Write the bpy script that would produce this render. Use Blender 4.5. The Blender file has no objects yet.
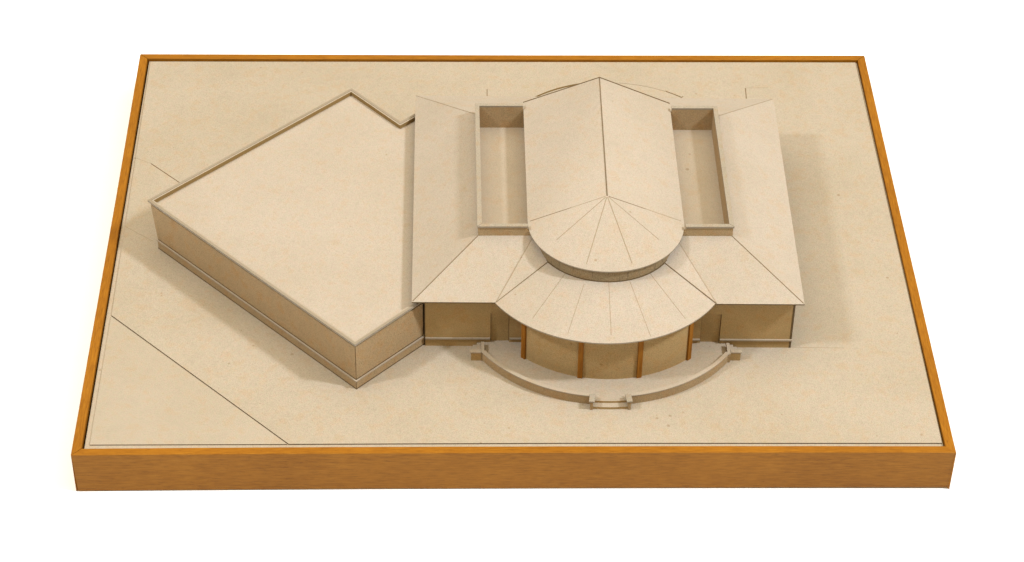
import bpy, bmesh, math, random
from mathutils import Vector, Matrix
random.seed(7)
S = bpy.context.scene
COL = S.collection
H = 0.0522                     # height of the frame top above the table; z below is measured from the frame top
ZB = -0.00264 + H               # top of the card ground sheet
ZE = 0.06805 + H                # hall eave
ZZ = 0.10155 + H                # hip roof meets the roof wells
ZT = 0.11456 + H                # top of the well parapets
ZP = 0.0842 + H                 # floor of the wells
ZG = 0.10868 + H                # gable eave
ZR = 0.14386 + H                # ridge
ZW = 0.06049 + H                # top of the wing parapet
ZF = 0.00335 + H                # terrace floor
AX, AY = 0.0985, 0.2366         # axis of the curved porch

# ------------------------------------------------------------------ materials
def new_mat(name):
    m = bpy.data.materials.new(name); m.use_nodes = True
    nt = m.node_tree
    b = nt.nodes['Principled BSDF']
    return m, nt, b

def nod(nt, t, **kw):
    n = nt.nodes.new(t)
    for k, v in kw.items(): setattr(n, k, v)
    return n

def noise(nt, vec, scale, detail=3, rough=.6):
    n = nod(nt, 'ShaderNodeTexNoise'); n.inputs['Scale'].default_value = scale
    n.inputs['Detail'].default_value = detail; n.inputs['Roughness'].default_value = rough
    nt.links.new(vec, n.inputs['Vector']); return n.outputs['Fac']

def ramp(nt, fac, stops):
    r = nod(nt, 'ShaderNodeValToRGB')
    e = r.color_ramp.elements
    while len(e) < len(stops): e.new(.5)
    for el, (p, c) in zip(e, stops):
        el.position = p; el.color = (*c, 1)
    nt.links.new(fac, r.inputs['Fac']); return r.outputs['Color']

def mul(nt, a, b, fac=1.0):
    m = nod(nt, 'ShaderNodeMix', data_type='RGBA', blend_type='MULTIPLY')
    m.inputs['Factor'].default_value = fac
    nt.links.new(a, m.inputs['A']); nt.links.new(b, m.inputs['B']); return m.outputs['Result']

def card(name, base, amp=1.0, rough=.85, warm=1.0):
    """uncoated millboard: fibrous, faintly blotched, a few specks"""
    base = tuple(c*k for c, k in zip(base, (.83, .835, .86)))
    m, nt, b = new_mat(name)
    tc0 = nod(nt, 'ShaderNodeTexCoord').outputs['Object']
    oi = nod(nt, 'ShaderNodeObjectInfo')
    mo = nod(nt, 'ShaderNodeMapping'); nt.links.new(tc0, mo.inputs['Vector'])
    cx_ = nod(nt, 'ShaderNodeCombineXYZ'); sc_ = nod(nt, 'ShaderNodeMath', operation='MULTIPLY'); sc_.inputs[1].default_value = 9.7
    nt.links.new(oi.outputs['Random'], sc_.inputs[0])
    nt.links.new(sc_.outputs[0], cx_.inputs[0]); nt.links.new(sc_.outputs[0], cx_.inputs[1])
    nt.links.new(cx_.outputs[0], mo.inputs['Location'])
    ro_ = nod(nt, 'ShaderNodeCombineXYZ'); sr_ = nod(nt, 'ShaderNodeMath', operation='MULTIPLY'); sr_.inputs[1].default_value = 3.0
    nt.links.new(oi.outputs['Random'], sr_.inputs[0]); nt.links.new(sr_.outputs[0], ro_.inputs[2])
    nt.links.new(ro_.outputs[0], mo.inputs['Rotation'])
    tc = mo.outputs['Vector']
    def tone(f):  return tuple(min(1, c*f) for c in base)
    # clouded warm blotches
    n1 = noise(nt, tc, 75, 6, .66)
    a = .075*amp
    warmc = (base[0]*(1+.00*warm), base[1]*(1-.055*warm*amp), base[2]*(1-.115*warm*amp))
    c1 = ramp(nt, n1, [(.36, tone(1-a*.5)), (.5, base), (.64, warmc)])
    # fine fibre
    mp = nod(nt, 'ShaderNodeMapping'); mp.inputs['Scale'].default_value = (1, 2.1, 1.6)
    mp.inputs['Rotation'].default_value = (0, 0, .35)
    nt.links.new(tc, mp.inputs['Vector'])
    n2 = noise(nt, mp.outputs['Vector'], 760, 3, .8)
    lo = 1-.33*amp; hi = 1+.20*amp
    c2 = ramp(nt, n2, [(.28, (lo, lo, lo*.97)), (.5, (1, 1, 1)), (.74, (hi, hi, hi))])
    # broad ageing, handling marks
    n3 = noise(nt, tc, 9, 4, .6)
    c3 = ramp(nt, n3, [(.3, (.955, .945, .915)), (.62, (1.015, 1.015, 1.02))])
    # specks
    v = nod(nt, 'ShaderNodeTexVoronoi'); v.inputs['Scale'].default_value = 55; v.inputs['Randomness'].default_value = 1
    nt.links.new(tc, v.inputs['Vector'])
    sp = noise(nt, tc, 28, 1, .5)
    ad = nod(nt, 'ShaderNodeMath', operation='MULTIPLY_ADD')
    nt.links.new(sp, ad.inputs[0]); ad.inputs[1].default_value = -.36; ad.inputs[2].default_value = .185
    sub = nod(nt, 'ShaderNodeMath', operation='SUBTRACT')
    nt.links.new(v.outputs['Distance'], sub.inputs[0]); nt.links.new(ad.outputs[0], sub.inputs[1])
    c4 = ramp(nt, sub.outputs[0], [(0.0, (.74, .66, .56)), (.03, (1, 1, 1))])
    n5 = noise(nt, tc, 330, 3, .7)
    c5 = ramp(nt, n5, [(.3, (.955, 1.0, .95)), (.5, (1, 1, 1)), (.7, (1.035, .975, .985))])
    c = mul(nt, c1, c2); c = mul(nt, c, c3); c = mul(nt, c, c4, .8); c = mul(nt, c, c5)
    nt.links.new(c, b.inputs['Base Color'])
    b.inputs['Roughness'].default_value = rough
    b.inputs['Specular IOR Level'].default_value = .18
    bp = nod(nt, 'ShaderNodeBump'); bp.inputs['Strength'].default_value = .22; bp.inputs['Distance'].default_value = .0005
    nt.links.new(n2, bp.inputs['Height']); nt.links.new(bp.outputs['Normal'], b.inputs['Normal'])
    return m

def wood(name, dark, mid, light, rough=.5, stretch=14, scale=55):
    """grain runs along local X"""
    dark, mid, light = [tuple(c*.85 for c in q) for q in (dark, mid, light)]
    m, nt, b = new_mat(name)
    tc = nod(nt, 'ShaderNodeTexCoord').outputs['Object']
    mp = nod(nt, 'ShaderNodeMapping'); mp.inputs['Scale'].default_value = (1, stretch, stretch)
    nt.links.new(tc, mp.inputs['Vector'])
    n1 = noise(nt, mp.outputs['Vector'], scale, 7, .68)
    c1 = ramp(nt, n1, [(.28, dark), (.5, mid), (.72, light)])
    mp2 = nod(nt, 'ShaderNodeMapping'); mp2.inputs['Scale'].default_value = (1, 9, 9)
    nt.links.new(tc, mp2.inputs['Vector'])
    n2 = noise(nt, mp2.outputs['Vector'], 95, 5, .8)
    c2 = ramp(nt, n2, [(.30, (.50, .43, .34)), (.43, (1, 1, 1)), (.8, (1.12, 1.12, 1.12))])
    n3 = noise(nt, tc, 7, 3, .5)
    c3 = ramp(nt, n3, [(.3, (.88, .85, .8)), (.65, (1.05, 1.05, 1.05))])
    c = mul(nt, c1, c2); c = mul(nt, c, c3)
    nt.links.new(c, b.inputs['Base Color'])
    b.inputs['Roughness'].default_value = rough
    b.inputs['Specular IOR Level'].default_value = .16
    bp = nod(nt, 'ShaderNodeBump'); bp.inputs['Strength'].default_value = .25; bp.inputs['Distance'].default_value = .0004
    nt.links.new(n2, bp.inputs['Height']); nt.links.new(bp.outputs['Normal'], b.inputs['Normal'])
    return m

CB = (.445, .370, .285)
M_CARD   = card('cream_millboard', CB)
M_ROOF   = card('cream_roof_card', (.468, .396, .322))
M_GROUND = card('cream_ground_card', (.440, .370, .285), 1.1)
M_WALL   = card('brown_wall_millboard', (.480, .325, .150), 1.4)
M_WING   = card('tan_wall_millboard', (.445, .312, .172), 1.8)
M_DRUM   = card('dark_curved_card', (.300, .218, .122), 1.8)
M_EDGE   = card('cut_edge_and_gap_shade', (.150, .100, .050), 1.0)  # dark cut edges; also painted in as shade in gaps and under coping
M_GREY   = card('grey_card_edge', (.330, .272, .203), .8)
M_STRIP  = card('pale_wood_strip', (.375, .32, .25), 1.6)
M_TAN    = card('tan_card_edge', (.33, .215, .085), .9)
M_LINE   = card('scored_line', (.215, .155, .09), .6)
M_FAINT  = card('faint_scored_line', (.345, .272, .185), .6)
M_OAK    = wood('varnished_frame_wood', (.215, .076, .004), (.315, .120, .007), (.385, .160, .011))
M_FACE   = wood('shaded_rail_face', (.19, .068, .004), (.275, .108, .008), (.335, .145, .016))  # frame wood again, with the front face's shade put into the colour
M_PIL    = wood('orange_stained_strip', (.21, .072, .006), (.31, .118, .010), (.38, .155, .018), stretch=8, scale=30)
m, nt, b = new_mat('white_paper_sweep'); M_WHITE = m
tc = nod(nt, 'ShaderNodeTexCoord').outputs['Object']
nt.links.new(ramp(nt, noise(nt, tc, 40, 3), [(.3, (.90, .92, .97)), (.7, (.915, .935, .98))]), b.inputs['Base Color'])
b.inputs['Roughness'].default_value = .9; b.inputs['Specular IOR Level'].default_value = .1

# ------------------------------------------------------------------ mesh helper
class MB:
    def __init__(self): self.v = []; self.f = []; self.mi = []
    def add(self, vs, fs, mi=0):
        o = len(self.v); self.v += [tuple(x) for x in vs]
        for k, f in enumerate(fs):
            self.f.append([o+i for i in f]); self.mi.append(mi[k] if isinstance(mi, (list, tuple)) else mi)
    def prism(self, bot, zb, top=None, zt=None, mi=0, side=None):
        top = top or bot; n = len(bot); side = mi if side is None else side
        vs = [(x, y, zb) for x, y in bot] + [(x, y, zt) for x, y in top]
        fs = [list(range(n-1, -1, -1)), list(range(n, 2*n))] + [[i, (i+1) % n, n+(i+1) % n, n+i] for i in range(n)]
        self.add(vs, fs, [mi, mi]+[side]*n)
    def box(self, x0, x1, y0, y1, z0, z1, mi=0, side=None):
        self.prism([(x0, y0), (x1, y0), (x1, y1), (x0, y1)], z0, None, z1, mi, side)
    def obox(self, c, d, L, Wd, z0, z1, mi=0):
        """box centred at c in plan, length L along unit d, width Wd"""
        d = Vector(d).normalized(); n = Vector((-d.y, d.x)); c = Vector(c)
        P = [c-d*L/2-n*Wd/2, c+d*L/2-n*Wd/2, c+d*L/2+n*Wd/2, c-d*L/2+n*Wd/2]
        self.prism([(p.x, p.y) for p in P], z0, None, z1, mi)
    def ring(self, outer, inner, z0, z1, mi=0, side=None):
        """closed band between two polygons with the same corner count"""
        side = mi if side is None else side
        n = len(outer)
        vs = [(x, y, z0) for x, y in outer]+[(x, y, z0) for x, y in inner]+[(x, y, z1) for x, y in outer]+[(x, y, z1) for x, y in inner]
        fs = []; mm = []
        for i in range(n):
            j = (i+1) % n
            fs += [[2*n+i, 2*n+j, 3*n+j, 3*n+i], [j, i, n+i, n+j], [i, j, 2*n+j, 2*n+i], [n+j, n+i, 3*n+i, 3*n+j]]
            mm += [mi, mi, side, side]
        self.add(vs, fs, mm)
    def arcband(self, cx, cy, r0, r1, a0, a1, z0, z1, n=64, mi=0, side=None, zr=None):
        """solid curved band between radii r0<r1, angles in degrees"""
        side = mi if side is None else side
        vs = []
        for i in range(n+1):
            a = math.radians(a0+(a1-a0)*i/n); c, s = math.cos(a), math.sin(a)
            vs += [(cx+r0*c, cy+r0*s, z0), (cx+r1*c, cy+r1*s, z0), (cx+r1*c, cy+r1*s, z1), (cx+r0*c, cy+r0*s, z1 if zr is None else zr)]
        fs = []; mm = []
        for i in range(n):
            o = 4*i
            for k, mk in ((0, mi), (1, side), (2, mi), (3, side)):
                fs.append([o+k, o+(k+1) % 4, o+4+(k+1) % 4, o+4+k]); mm.append(mk)
        fs += [[0, 1, 2, 3], [4*n+3, 4*n+2, 4*n+1, 4*n]]; mm += [side, side]
        self.add(vs, fs, mm)
    def sheet(self, P, t, mi=0, side=1):
        """flat card with top corners P (3D) and thickness t downwards"""
        n = len(P)
        vs = list(P)+[(x, y, z-t) for x, y, z in P]
        fs = [list(range(n)), list(range(2*n-1, n-1, -1))]+[[i, n+i, n+(i+1) % n, (i+1) % n] for i in range(n)]
        self.add(vs, fs, [mi, mi]+[side]*n)
    def line(self, a, b, nrm, w=.0007, h=.00025, mi=1):
        """hair-thin raised strip lying on a surface from a to b"""
        a = Vector(a); b = Vector(b); nrm = Vector(nrm).normalized()
        d = (b-a).normalized(); s = d.cross(nrm).normalized()*w/2
        u = nrm*h; l = nrm*.0004
        vs = [a-s-l, a+s-l, b+s-l, b-s-l, a-s+u, a+s+u, b+s+u, b-s+u]
        self.add(vs, [[3, 2, 1, 0], [4, 5, 6, 7], [0, 1, 5, 4], [1, 2, 6, 5], [2, 3, 7, 6], [3, 0, 4, 7]], mi)
    def build(self, name, mats, parent=None, smooth=None, bevel=0, label=None):
        me = bpy.data.meshes.new(name); me.from_pydata(self.v, [], self.f)
        for mm in (mats if isinstance(mats, (list, tuple)) else [mats]): me.materials.append(mm)
        for p, k in zip(me.polygons, self.mi): p.material_index = k
        bm = bmesh.new(); bm.from_mesh(me)
        bmesh.ops.recalc_face_normals(bm, faces=bm.faces)
        bm.to_mesh(me); bm.free()
        o = bpy.data.objects.new(name, me); COL.objects.link(o)
        if parent:
            o.parent = parent
            o.matrix_parent_inverse = Matrix.Translation(-Vector(wloc(parent)))
        if smooth is not None:
            for p in me.polygons: p.use_smooth = True
            me.set_sharp_from_angle(angle=math.radians(smooth))
        if bevel:
            bv = o.modifiers.new('edge', 'BEVEL'); bv.width = bevel; bv.segments = 2; bv.limit_method = 'ANGLE'
        if label: o['label'] = label
        return o

def wloc(o):
    return WLOC.get(o.name, (0, 0, 0))
WLOC = {}

def offset(poly, d):
    """offset a CCW polygon inwards by d (a number, or one per edge i -> i+1)"""
    n = len(poly); dd = d if isinstance(d, (list, tuple)) else [d]*n
    out = []
    for i in range(n):
        p0, p1, p2 = Vector(poly[i-1]), Vector(poly[i]), Vector(poly[(i+1) % n])
        e1 = (p1-p0).normalized(); e2 = (p2-p1).normalized()
        n1 = Vector((-e1.y, e1.x)); n2 = Vector((-e2.y, e2.x))
        a = p0+n1*dd[i-1]; b = p1+n2*dd[i]
        den = e1.x*e2.y-e1.y*e2.x
        if abs(den) < 1e-6: q = p1+n1*dd[i]
        else:
            t = ((b.x-a.x)*e2.y-(b.y-a.y)*e2.x)/den; q = a+e1*t
        out.append((q.x, q.y))
    return out

# ------------------------------------------------------------------ the thing
root = bpy.data.objects.new('architectural_model', None); COL.objects.link(root)
root.location = (0, .358, 0); WLOC[root.name] = (0, .358, 0)
root['label'] = 'cream card building model with hipped roof, curved porch and angled wing in wooden frame'
root['category'] = 'architectural model'

# ---- frame: four mitred rails, each built along its own X
W2, D, FW = .45, .7161, .0098
def rail(length, loc, rot, taper0=0, taper1=0, wear=()):
    """outer face towards local -Y, mitred ends"""
    g = .00022
    n = 40
    vs = []; L = length
    rnd = random.Random(int(length*1000)+int(rot*10))
    for i in range(n+1):
        t = i/n
        wob = .00025*math.sin(t*9+rot)+rnd.uniform(-.00012, .00012)
        wz = .0005*math.sin(t*5.2+1)+(.0009 if t < .40 and rot == 0 else 0)+rnd.uniform(-.0001, .0001)
        bow = (.0017*math.sin(math.pi*t)+.0011*t) if rot == 0 else .0006*math.sin(math.pi*t)
        xo = -L/2+g+(L-2*g)*t
        xi = -L/2+FW+g+(L-2*FW-2*g)*t
        xb = xo+(taper0*(1-t)-taper1*t)
        vs += [(xb, .0006+bow, -H+.0004+(.0020*t+wz*.4 if rot == 0 else 0)), (xo, bow+wob*.4, 0), (xi, FW+bow, wob*.6), (xi+(xb-xo)*.3, FW+bow, -H+.0006)]
    fs = []
    for i in range(n):
        o = 4*i
        for k in range(4): fs.append([o+k, o+(k+1) % 4, o+4+(k+1) % 4, o+4+k])
    fs += [[3, 2, 1, 0], [4*n, 4*n+1, 4*n+2, 4*n+3]]
    mb = MB(); mb.add(vs, fs)
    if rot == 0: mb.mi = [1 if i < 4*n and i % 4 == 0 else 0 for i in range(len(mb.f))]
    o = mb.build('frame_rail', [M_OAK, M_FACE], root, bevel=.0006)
    o.matrix_parent_inverse = Matrix.Translation((0, -.358, 0))
    o.location = (*loc, H); o.rotation_euler = (0, 0, rot)
    for p in o.data.polygons: p.use_smooth = False
    return o
rail(.9, (0, 0), 0, .0022, .0012)['label'] = 'front rail with the tall grained face, its shade put into the colour'
rail(.9, (0, D), math.pi)
rail(D, (-W2, D/2), -math.pi/2)
rail(D, (W2, D/2), math.pi/2)

# ---- base board and ground sheets
xi = W2-FW-.0004
mb = MB(); mb.box(-xi+.0017, xi-.0006, FW+.0032, D-FW-.0009, ZB-.0048, ZB-.0014)
base = mb.build('base_board', M_CARD, root)
G1 = (-.4326, .2203); G2 = (-.2322, .0182)
gs = MB()
gs.prism([(-.2309, .0188), (.05, .0196), (.4381, .0184), (.4372, .7043), (-.4362, .7034), (-.4326, .2211)], ZB-.0013, None, ZB, 0, 1)
def gl(a, b, w, mi): gs.line((*a, ZB), (*b, ZB), (0, 0, 1), w, .00008, mi)
gl((-.4159, .4939), (-.372, .4497), .0011, 1)
gl((-.4362, .5057), (-.4159, .4939), .0005, 3)
gl((-.4340, .3755), (-.3995, .3489), .0006, 3)
gl((-.0218, .600), (-.0215, .6455), .0011, 4)
gl((.2930, .600), (.2950, .6487), .0013, 4)
gl((.2950, .6489), (.3230, .6495), .0005, 3)
gl((.3000, .1672), (.3560, .1662), .0006, 3)
gs.build('ground_sheet', [M_GROUND, M_EDGE, M_TAN, M_FAINT, M_LINE], base)
gc = MB()
gc.prism([(-.4330, .0184), (-.2327, .0188), (-.4330, .2192)], ZB-.0013, None, ZB-.0002, 0, 1)
gc.build('corner_sheet', [M_GROUND, M_EDGE], base)
rt = MB()
rt.arcband(.1265, .5185, .1410, .1440, 92, 131, ZB-.0002, ZB+.0022, 48, 0, 1)
rt.arcband(.1265, .5185, .1410, .1440, 60.5, 91.5, ZB-.0002, ZB+.0004, 48, 0, 2)
rt.arcband(.1265, .5185, .1410, .1440, 51, 60, ZB-.0002, ZB+.0011, 16, 0, 1)
rt.build('rear_terrace', [M_GROUND, M_TAN, M_FAINT], base, 30)

# ---- angled wing
WP = [(-.3997, .3429), (-.1644, .1007), (-.0936, .1730), (-.0936, .5193), (-.1238, .4900), (-.1823, .5569)]
# a hair of outward bow where the photo shows the long card walls
wall_top = offset(WP, .0016)
wall_bot = list(wall_top)
u = (Vector(WP[1])-Vector(WP[0])).normalized()
for k, s in ((0, .0092), (5, .004)): wall_bot[k] = (wall_top[k][0]+u.x*s, wall_top[k][1]+u.y*s)
def notch(poly, i, a=.0005, dpt=.0016):
    p = Vector(poly[i]); e1 = (Vector(poly[i-1])-p).normalized(); e2 = (Vector(poly[(i+1) % len(poly)])-p).normalized()
    bis = (e1+e2).normalized()
    q = [p+e1*a, p+bis*dpt, p+e2*a]
    return poly[:i]+[(x.x, x.y) for x in q]+poly[i+1:]
wing = MB()
wing.prism(notch(wall_bot, 1), ZB, notch(wall_top, 1), ZW-.0066)
wing_wall = wing.build('wing_wall', M_WING, root)
rf = MB(); rf.prism(offset(WP, .0032), ZW-.0066, None, ZW-.0056)
rf.build('wing_roof', M_ROOF, wing_wall)
pr = MB()
inn = offset(WP, .0042)
pr.ring(offset(WP, .0026), inn, ZW-.0064, ZW-.0005, 0, 1)
pr.build('parapet', [M_CARD, M_TAN], wing_wall)
cp = MB()
cp.ring(offset(WP, -.0005), offset(WP, .0025), ZW-.0026, ZW, 0, 2)
cp.ring(offset(WP, .0009), offset(WP, .0019), ZW-.0034, ZW-.0022, 1)  # dark ring painted in as the shadow under the coping lip
cp.build('coping_strip', [M_GREY, M_EDGE, M_STRIP], wing_wall)
pb = offset(wall_bot, -.0011)
pl = MB()
pl.ring(notch(pb, 1, .0004, .0012), notch(offset(wall_bot, .0006), 1, .0003, .0003), ZB+.0006, ZB+.0108)
le = offset(wall_bot, -.0020)
pl.ring(le, offset(wall_bot, .0004), ZB+.0108, ZB+.0121, 1)
pl.build('plinth', [M_WING, M_CARD], wing_wall)
gp = MB(); gp.ring(offset(wall_bot, -.0014), offset(wall_bot, .0004), ZB-.0001, ZB+.0011); gp.ring(offset(wall_bot, -.0005), offset(wall_bot, .0006), ZB+.0120, ZB+.0129)
gp.build('plinth_gap_shade', M_EDGE, wing_wall)  # dark strips stand in for gap shade at base and joint above ledge

# ---- hall: front wall with two recessed doorways
def fy(x): return .1706-.0038*(x+.0934)/.3906
xl, xr = -.0929, .2962
hw = MB()
def wallseg(x0, x1, z0, z1, t=.002, dy=0.0):
    hw.prism([(x0, fy(x0)+dy), (x1, fy(x1)+dy), (x1, fy(x1)+t+dy), (x0, fy(x0)+t+dy)], z0, None, z1)
TOP = ZE-.0012
DT = .0436+H
wallseg(xl, -.0235, ZB, TOP)
wallseg(-.0235, -.0037, DT, TOP)
wallseg(-.0037, .2005, ZB, TOP)
wallseg(.2005, .2213, DT, TOP)
wallseg(.2213, xr, ZB, TOP)
hw.prism([(xl, .176), (xl+.002, .176), (xl+.002, .514), (xl, .514)], ZB, None, TOP)
hw.prism([(-.0920, .514), (.2985, .510), (.2985, .512), (-.0920, .516)], ZB, None, TOP)
hw.box(-.0940, -.0930, .1722, .1735, ZB, TOP, 1)
hall = hw.build('hall_wall', [M_WALL, M_EDGE], root)
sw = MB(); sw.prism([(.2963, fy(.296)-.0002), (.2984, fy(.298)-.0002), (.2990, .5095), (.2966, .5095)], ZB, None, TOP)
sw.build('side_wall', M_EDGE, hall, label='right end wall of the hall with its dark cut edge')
for x0, x1 in ((-.0247, -.0025), (.1993, .2225)):
    d = MB(); d.prism([(x0, fy(x0)+.0026), (x1, fy(x1)+.0026), (x1, fy(x1)+.0040), (x0, fy(x0)+.0040)], ZF-.001, None, TOP-.0005)
    # jamb lines of the panel
    for xj in (x0+.0013, x1-.0013):
        d.box(xj-.0004, xj+.0004, fy(xj)+.0021, fy(xj)+.0027, ZF-.001, DT, 1)
    d.build('door', [M_WALL, M_EDGE], hall)
for x0, x1 in ((xl, -.0240), (-.0032, .0130), (.1870, .2002), (.2216, .2988)):
    lg = MB(); lg.prism([(x0, fy(x0)-.0017), (x1, fy(x1)-.0017), (x1, fy(x1)+.0005), (x0, fy(x0)+.0005)], ZB+.0104, None, ZB+.0121)
    lg.build('ledge', M_CARD, hall)

# ---- hip roof
EFL, EFR, EBL, EBR = (-.1066, .1592, ZE), (.3056, .1551, ZE), (-.1068, .5322, ZE), (.3108, .5265, ZE)
XFL, XFR, XBL, XBR = (-.0366, .2291, ZZ), (.2332, .2280, ZZ), (-.0384, .4489, ZZ), (.2379, .4463, ZZ)
PL, PR = (-.0184, .1583, ZE), (.2129, .1562, ZE)
TH = .0015
hr = MB()
def v3(p): return Vector(p)
def quadslab(a, b, c, d, edges=()):
    """four top corners, slab below, open where it meets other slabs is fine"""
    hr.sheet([a, b, c, d], TH, 0, 1)
hr.add([EFL, EFR, EBR, EBL, XFL, XFR, XBR, XBL] + [(x, y, z-TH) for x, y, z in (EFL, EFR, EBR, EBL)] + [(x, y, z-TH) for x, y, z in (XFL, XFR, XBR, XBL)],
       [[0, 1, 5, 4], [1, 2, 6, 5], [2, 3, 7, 6], [3, 0, 4, 7],
        [9, 8, 12, 13], [10, 9, 13, 14], [11, 10, 14, 15], [8, 11, 15, 12],
        [0, 8, 9, 1], [1, 9, 10, 2], [2, 10, 11, 3], [3, 11, 8, 0]], [0]*8+[1, 2, 2, 2])
up = (0, -.3, 1)
hr.line(v3(EFL)+Vector((.001, .001, .0004)), XFL, (-.3, -.3, 1), .0008, .0003, 4)
hr.line(v3(EFR)+Vector((-.001, .001, .0004)), XFR, (.3, -.3, 1), .0008, .0003, 4)
hr.line(v3(EBL)+Vector((.001, -.001, .0003)), XBL, (-.3, .3, 1), .0006, .0003, 3)
hr.line(v3(EBR)+Vector((-.001, -.001, .0003)), XBR, (.3, .3, 1), .0006, .0003, 3)
hip = hr.build('hip_roof', [M_ROOF, M_EDGE, M_GREY, M_FAINT, M_LINE], root)

# ---- roof wells either side of the gable
def well(x0f, x0b, yf, yb, xin, sgn):
    """outer wall from (x0f, yf) to (x0b, yb); xin the hidden inner side"""
    t = .0040
    fl = MB()
    fl.prism([(x0f, yf+.001), (xin, yf+.001), (xin, yb-.001), (x0b, yb-.001)][::(1 if sgn < 0 else -1)], ZP-.0015, None, ZP)
    o = fl.build('well_floor', M_CARD, hip)
    w = MB()
    zb_ = ZP-.004
    s = -sgn
    zl = ZG-.0016; ev = .0156 if sgn < 0 else .1834
    for x_, za, zc in ((xin, zb_, zl), (ev, zl, ZT-.0022)):
        w.prism([(x0f, yf), (x_, yf), (x_, yf+t), (x0f, yf+t)], za, None, zc)
        w.prism([(x0b, yb-t), (x_, yb-t), (x_, yb), (x0b, yb)], za, None, zc)
    w.prism([(x0f, yf+t), (x0f+s*t, yf+t), (x0b+s*t, yb-t), (x0b, yb-t)], zb_, None, ZT-.0022)
    w.build('well_wall', M_WING, hip)
    c = MB(); cw = .0049; e = .0009
    a = x0f-s*e; b = x0b-s*e
    c.prism([(a, yf-e), (ev, yf-e), (ev, yf-e+cw), (a+s*cw, yf-e+cw)], ZT-.0022, None, ZT)
    c.prism([(b+s*cw, yb+e-cw), (ev, yb+e-cw), (ev, yb+e), (b, yb+e)], ZT-.0022, None, ZT-.0001)
    c.prism([(a, yf-e+.0003), (a+s*cw, yf-e+cw+.0003), (b+s*cw, yb+e-cw-.0003), (b, yb+e-.0003)], ZT-.0022, None, ZT+.0002)
    c.mi = [k if j % 6 < 2 else 1 for j, k in enumerate(c.mi)]
    c.build('coping_strip', [M_STRIP, M_GREY], hip)
well(-.0368, -.0376, .2288, .4508, .0235, -1)
well(.2338, .2342, .2283, .4466, .1755, 1)

# ---- gable block: nave walls, drum, gable roof with half-cone end
GC = (.0993, .2430); GR = .0833; GB = .4612
nv = MB()
zt_nav = ZG-.0005
nv.box(.0230, .0255, .2380, .4560, ZP-.004, zt_nav)
nv.box(.1732, .1757, .2380, .4560, ZP-.004, zt_nav)
nv.add([(.0255, .4560, ZP-.004), (.1732, .4560, ZP-.004), (.1732, .4560, ZG), (.0995, .4560, ZR-.003), (.0255, .4560, ZG),
        (.0255, .4535, ZP-.004), (.1732, .4535, ZP-.004), (.1732, .4535, ZG), (.0995, .4535, ZR-.003), (.0255, .4535, ZG)],
       [[0, 1, 2, 3, 4], [9, 8, 7, 6, 5], [0, 5, 6, 1], [1, 6, 7, 2], [2, 7, 8, 3], [3, 8, 9, 4], [4, 9, 5, 0]])
nave = nv.build('nave_wall', M_WALL, root)
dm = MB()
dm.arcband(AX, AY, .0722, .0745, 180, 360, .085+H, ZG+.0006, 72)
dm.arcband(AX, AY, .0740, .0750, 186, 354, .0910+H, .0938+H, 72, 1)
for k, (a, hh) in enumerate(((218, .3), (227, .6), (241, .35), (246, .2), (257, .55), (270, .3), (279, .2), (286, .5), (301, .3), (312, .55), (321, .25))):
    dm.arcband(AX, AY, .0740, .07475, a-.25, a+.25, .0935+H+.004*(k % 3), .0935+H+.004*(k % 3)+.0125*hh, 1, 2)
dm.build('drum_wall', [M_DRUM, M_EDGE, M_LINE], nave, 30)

gr = MB()
TG = .0013
ridB = Vector((.1014, GB, ZR)); ridA = Vector((.0993, GC[1], ZR))
lB = Vector((.0163, GB+.0008, ZG)); rB = Vector((.1824, GB-.0008, ZG))
N = 60
rim = []
for i in range(N+1):
    a = math.pi+math.pi*i/N
    # eave as traced: tangent to the straight eaves, a touch shallower than a half circle
    rim.append(Vector((GC[0]+GR*math.cos(a), GC[1]+GR*math.sin(a), ZG)))
lF, rF = rim[0], rim[-1]
top = [ridB, ridA, lB, rB]+rim
n0 = len(top)
vs = [tuple(p) for p in top]+[(p.x, p.y, p.z-TG) for p in top]
fs = [[0, 2, 4, 1], [3, 0, 1, 4+N]]; mm = [0, 0]
for i in range(N): fs.append([1, 4+i, 5+i]); mm.append(0)
for f in list(fs): fs.append([n0+k for k in reversed(f)]); mm.append(0)
loop = [0, 2]+list(range(4, 5+N))+[3]
for i in range(len(loop)):
    a, b_ = loop[i], loop[(i+1) % len(loop)]
    fs.append([a, b_, n0+b_, n0+a])
    mm.append(1 if (a in (0, 3) and b_ in (0, 2, 3)) else 2)
gr.add(vs, fs, mm)
# dark cut edge of the sheets along the rear rim, ridge and fan scores
nl = Vector((-.39, 0, 1)); nr = Vector((.39, 0, 1))
gr.line(lB+Vector((0, -.0005, .0001)), ridB+Vector((0, -.0005, .0001)), nl, .0012, .0003, 1)
gr.line(ridB+Vector((0, -.0005, .0001)), rB+Vector((0, -.0005, .0001)), nr, .0014, .0003, 1)
gr.line(ridB, ridA, (0, 0, 1), .0008, .0004, 1)
for i, (deg, f0, f1, w, mi) in enumerate([(180, .02, .45, .0004, 3), (180, .45, .97, .0007, 4), (216, .02, .8, .0006, 3), (252, .02, .93, .0007, 3),
                           (288, .02, .92, .0008, 3), (324, .02, .8, .0005, 3), (360, .02, .5, .0008, 4), (360, .5, .96, .0006, 3)]):
    a = math.radians(deg)
    e = Vector((GC[0]+GR*math.cos(a), GC[1]+GR*math.sin(a), ZG))
    d = e-ridA; nrm = Vector((math.cos(a)*.42, math.sin(a)*.42, 1))
    gr.line(ridA+d*f0, ridA+d*f1, nrm, w, .00022, mi)
gable = gr.build('gable_roof', [M_ROOF, M_EDGE, M_GREY, M_FAINT, M_LINE], root, 14)

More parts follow.
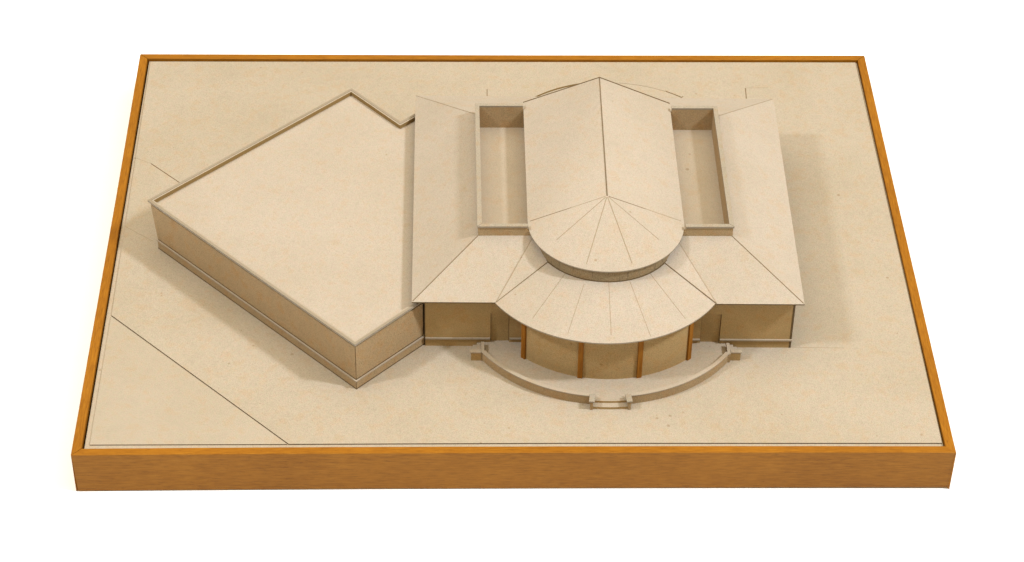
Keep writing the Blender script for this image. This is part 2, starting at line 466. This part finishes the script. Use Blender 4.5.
# ---- curved porch
SL = .36
def cone_z(x, y): return ZE+SL*(.1433-math.hypot(x-AX, y-AY))
ECX, ECY, ER = .0966, .2292, .1360          # traced eave circle
a0 = math.atan2(PL[1]-AY, PL[0]-AX); a1 = math.atan2(PR[1]-AY, PR[0]-AX)
po = MB()
NP = 72; vs = []; RI = .058
for i in range(NP+1):
    t = i/NP
    a = a0+(a1-a0)*t
    dx, dy = math.cos(a), math.sin(a)
    # ray from axis to the traced circle
    bx, by = AX-ECX, AY-ECY
    bq = bx*dx+by*dy; cq = bx*bx+by*by-ER*ER
    r = -bq+math.sqrt(bq*bq-cq)
    ze = ZE
    zi = ZE+SL*(r-RI)
    zi = ZE+SL*(.1433-RI)
    vs += [(AX+RI*dx, AY+RI*dy, zi), (AX+r*dx, AY+r*dy, ze), (AX+r*dx, AY+r*dy, ze-TH), (AX+RI*dx, AY+RI*dy, zi-TH)]
fs = []; mm = []
for i in range(NP):
    o = 4*i
    for k, mk in ((0, 0), (1, 2), (2, 0), (3, 0)):
        fs.append([o+k, o+(k+1) % 4, o+4+(k+1) % 4, o+4+k]); mm.append(mk)
fs += [[0, 1, 2, 3], [4*NP+3, 4*NP+2, 4*NP+1, 4*NP]]; mm += [0, 0]
po.add(vs, fs, mm)
def conept(deg, r):
    a = math.radians(deg)
    bx, by = AX-ECX, AY-ECY; dx, dy = math.cos(a), math.sin(a)
    bq = bx*dx+by*dy; R_ = -bq+math.sqrt(bq*bq-(bx*bx+by*by-ER*ER))
    zi = ZE+SL*(.1433-RI); t = (r-RI)/(R_-RI)
    return Vector((AX+r*dx, AY+r*dy, zi+(ZE-zi)*t))
for deg, r0, r1, w, mi in [(-126.4, .074, .134, .0005, 3), (-108.5, .080, .138, .0004, 3), (-89.6, .074, .134, .0005, 3), (-72.6, .076, .140, .0004, 3), (-53.5, .074, .134, .0005, 3)]:
    a = math.radians(deg); nrm = (math.cos(a)*SL, math.sin(a)*SL, 1)
    po.line(conept(deg, r0), conept(deg, r1), nrm, w, .00018, mi)
# triangular infill cards between cone and hip slope
def up_front(x, y):  return ZZ+.0004+(y-XFL[1])*(ZZ-ZE)/(XFL[1]-.1575)
AL = Vector((.0182, .2208, .0978+H)); AR = Vector((.1803, .2134, .0943+H))
BL = conept(math.degrees(a0), .0745); BR = conept(math.degrees(a1), .0745)
def infill(P, A, B, w=.0008):
    P = Vector(P); A = Vector(A); B = Vector(B)
    A2 = P+(A-P)*1.18; B2 = P+(B-P)*1.18
    A2.z += .0012; A.z += .0003; B2.z += .0006
    Pz = P+Vector((0, 0, .0005))
    tri = [Pz, B2, A2] if P.x > AX else [Pz, A2, B2]
    po.sheet([tuple(q) for q in tri], .0012, 0, 0)
    nrm = (B2-Pz).cross(A2-Pz)
    if nrm.z < 0: nrm = -nrm
    return Pz, A2, B2, nrm
for P, A, B in ((PL, AL, BL), (PR, AR, BR)):
    Pz, A2, B2, nrm = infill(P, A, B)
    po.line(Pz, A2, nrm, .0006, .0002, 3)
    po.line(Pz, B2, nrm, .0007, .0002, 4)
porch_roof = po.build('porch_roof', [M_ROOF, M_EDGE, M_GREY, M_FAINT, M_LINE], root, 12)

WC = (.1000, .2402); WR = .1302
pil = [(.0118, .1448), (.0700, .1137), (.1318, .1136), (.1854, .1429)]
angs = [math.degrees(math.atan2(y-WC[1], x-WC[0])) for x, y in pil]
pw = MB()
ZS = .0712+H
pw.arcband(WC[0], WC[1], WR-.002, WR, angs[0], angs[-1], ZF-.0002, ZS, 72)
for x, y in (pil[0], pil[-1]):
    s = 1 if x < AX else -1
    pw.box(min(x, x+s*.002), max(x, x+s*.002), y+.0005, .1695, ZF-.0002, ZS)
porch_wall = pw.build('porch_wall', M_WALL, root, 30)
for (x, y), a in zip(pil, angs):
    ar = math.radians(a); d = Vector((math.cos(ar), math.sin(ar)))
    tang = Vector((-d.y, d.x))
    q = MB()
    c = Vector(WC)+d*(WR+.0007)
    L = .0053
    # built upright with the grain along the strip
    hgt = ZS+.0012-ZF
    q.add([(z, l, w) for z in (0, hgt) for l, w in ((-L/2, -.0014), (L/2, -.0014), (L/2, .0014), (-L/2, .0014))],
          [[0, 1, 2, 3], [7, 6, 5, 4], [0, 4, 5, 1], [1, 5, 6, 2], [2, 6, 7, 3], [3, 7, 4, 0]])
    o = q.build('pilaster', M_PIL, porch_wall, bevel=.0003)
    mtx = Matrix(((0, tang.x, d.x, c.x), (0, tang.y, d.y, c.y), (1, 0, 0, ZF-.0008), (0, 0, 0, 1)))
    o.matrix_basis = mtx

# ---- terrace
TC = (.0992, .2351); TR = .1590
te = MB()
aL = math.degrees(math.atan2(.1475-TC[1], -.0321-TC[0])); aR = math.degrees(math.atan2(.1440-TC[1], .2301-TC[0]))
te.arcband(TC[0], TC[1], .05, TR-.0030, aL, aR, ZB, ZF, 96, 0, 0)
te.prism([(-.031, .146), (.228, .143), (.228, .1675), (-.031, .1705)], ZB, None, ZF-.0001)
te.box(-.0250, .0000, .160, .178, ZB, ZF-.0003); te.box(.1990, .2225, .160, .175, ZB, ZF-.0003)
terrace = te.build('terrace', M_CARD, root)
ta = MB()
gapL = math.degrees(math.atan2(.0769-TC[1], .0815-TC[0])); gapR = math.degrees(math.atan2(.0769-TC[1], .1185-TC[0]))
ZC = ZB+.0121
for b0, b1 in ((aL, gapL), (gapR, aR)):
    ta.arcband(TC[0], TC[1], TR-.0040, TR-.0006, b0, b1, ZB, ZC-.0013, 64)
    ta.arcband(TC[0], TC[1], TR-.0044, TR, b0, b1, ZC-.0013, ZC, 64, 1, 1)
ta.box(-.0334, -.0304, .1462, .1632, ZB, ZC-.0013); ta.box(-.0336, -.0302, .1466, .1634, ZC-.0013, ZC-.0001, 1)
ta.box(.2280, .2310, .1430, .1606, ZB, ZC-.0013); ta.box(.2278, .2312, .1434, .1608, ZC-.0013, ZC-.0001, 1)
ta.build('parapet', [M_WING, M_CARD], terrace, 30)
# side steps with a cheek wall at each end
for sx, xe, yf in ((-1, -.0338, .1462), (1, .2316, .1458)):
    ck = MB()
    x0, x1 = sorted((xe, xe+sx*.0105)); y1 = yf+.0048
    ck.box(x0, x1, yf+.0004, y1, ZB, ZC-.0017)
    x0, x1 = sorted((xe, xe+sx*.0118))
    ck.box(x0, x1, yf, y1+.0004, ZC-.0017, ZC-.0004, 1)
    ck.build('stair_cheek', [M_WALL, M_CARD], terrace)
    for k, (w, h) in enumerate(((.0085, .0026), (.0042, .0056))):
        st = MB(); x0, x1 = sorted((xe, xe+sx*w))
        st.box(x0, x1, y1+.0002, .1692 if sx < 0 else .1654, ZB, ZB+h)
        st.build('step', M_CARD, terrace)
# front steps between two capped posts
for k, (r1, z) in enumerate(((TR+.0062, ZB+.0030), (TR-.0003, ZF-.0002))):
    st = MB(); st.arcband(TC[0], TC[1], TR-.006, r1, gapL-.4, gapR+.4, ZB, z, 16, 0, 1)
    st.build('step', [M_CARD, M_WALL], terrace, 30)
for x in (.0806, .1192):
    s = -1 if x < .1 else 1
    p = MB()
    d = Vector((.10*s, -1)).normalized()
    p.obox((x, .0740), d, .0098, .0030, ZB, ZC-.0008, 0)
    p.obox((x-.0002*s, .0738), d, .0118, .0060, ZC-.0010, ZC+.0008, 1)
    p.build('post', [M_WING, M_STRIP], terrace, bevel=.0002)

# ------------------------------------------------------------------ white sweep
f = MB(); f.box(-6, 6, -3, 7, -.02, 0)
fl = f.build('table', M_WHITE); fl['kind'] = 'structure'
fl.name = 'ground'

# ------------------------------------------------------------------ light: warm ambient glow, shaped to dim towards the horizon, and two softboxes
w = bpy.data.worlds.new('World'); S.world = w; w.use_nodes = True
bg = w.node_tree.nodes['Background']; bg.inputs['Color'].default_value = (1, .855, .575, 1)
wn = w.node_tree
wt = wn.nodes.new('ShaderNodeTexCoord'); ws = wn.nodes.new('ShaderNodeSeparateXYZ'); wn.links.new(wt.outputs['Generated'], ws.inputs[0])
wm = wn.nodes.new('ShaderNodeMath'); wm.operation = 'MAXIMUM'; wn.links.new(ws.outputs['Z'], wm.inputs[0]); wm.inputs[1].default_value = .03
wp = wn.nodes.new('ShaderNodeMath'); wp.operation = 'POWER'; wn.links.new(wm.outputs[0], wp.inputs[0]); wp.inputs[1].default_value = 2.5
wq = wn.nodes.new('ShaderNodeMath'); wq.operation = 'MULTIPLY'; wn.links.new(wp.outputs[0], wq.inputs[0]); wq.inputs[1].default_value = 2.83
wn.links.new(wq.outputs[0], bg.inputs['Strength'])
def softbox(name, d, dist, power, sx, sy, col=(.86, .93, 1)):
    l = bpy.data.lights.new(name, 'AREA'); l.shape = 'RECTANGLE'; l.size = sx; l.size_y = sy; l.energy = power; l.color = col
    o = bpy.data.objects.new(name, l); COL.objects.link(o)
    d = Vector(d).normalized(); t = Vector((0, .34, .05))
    o.location = t+d*dist
    o.rotation_euler = (-d).to_track_quat('-Z', 'Y').to_euler()
    return o
softbox('softbox_light', (-.80, -.33, 1), 6.0, 158, .30, .70)
softbox('softbox_light', (.84, -.285, 1), 6.0, 290, .30, .70)

# ------------------------------------------------------------------ camera (solved from the frame and the roof lines)
cam = bpy.data.cameras.new('camera'); co = bpy.data.objects.new('camera', cam); COL.objects.link(co)
C = Vector((-.06547945, -1.78141884, 1.70649224+H))
R_ = Vector((.99968412, -.01949162, .01586593)); U_ = Vector((2.33912397e-04, .638475745, .769641909)); F_ = Vector((.02513158, .76939509, -.63827863))
co.matrix_world = Matrix(((R_.x, U_.x, -F_.x, C.x), (R_.y, U_.y, -F_.y, C.y), (R_.z, U_.z, -F_.z, C.z), (0, 0, 0, 1)))
cam.sensor_width = 36; cam.lens = 2424.61*36/1024; cam.clip_start = .05; cam.clip_end = 100
S.camera = co
S.view_settings.view_transform = 'Standard'; S.view_settings.look = 'None'
S.view_settings.exposure = .03; S.view_settings.gamma = 1
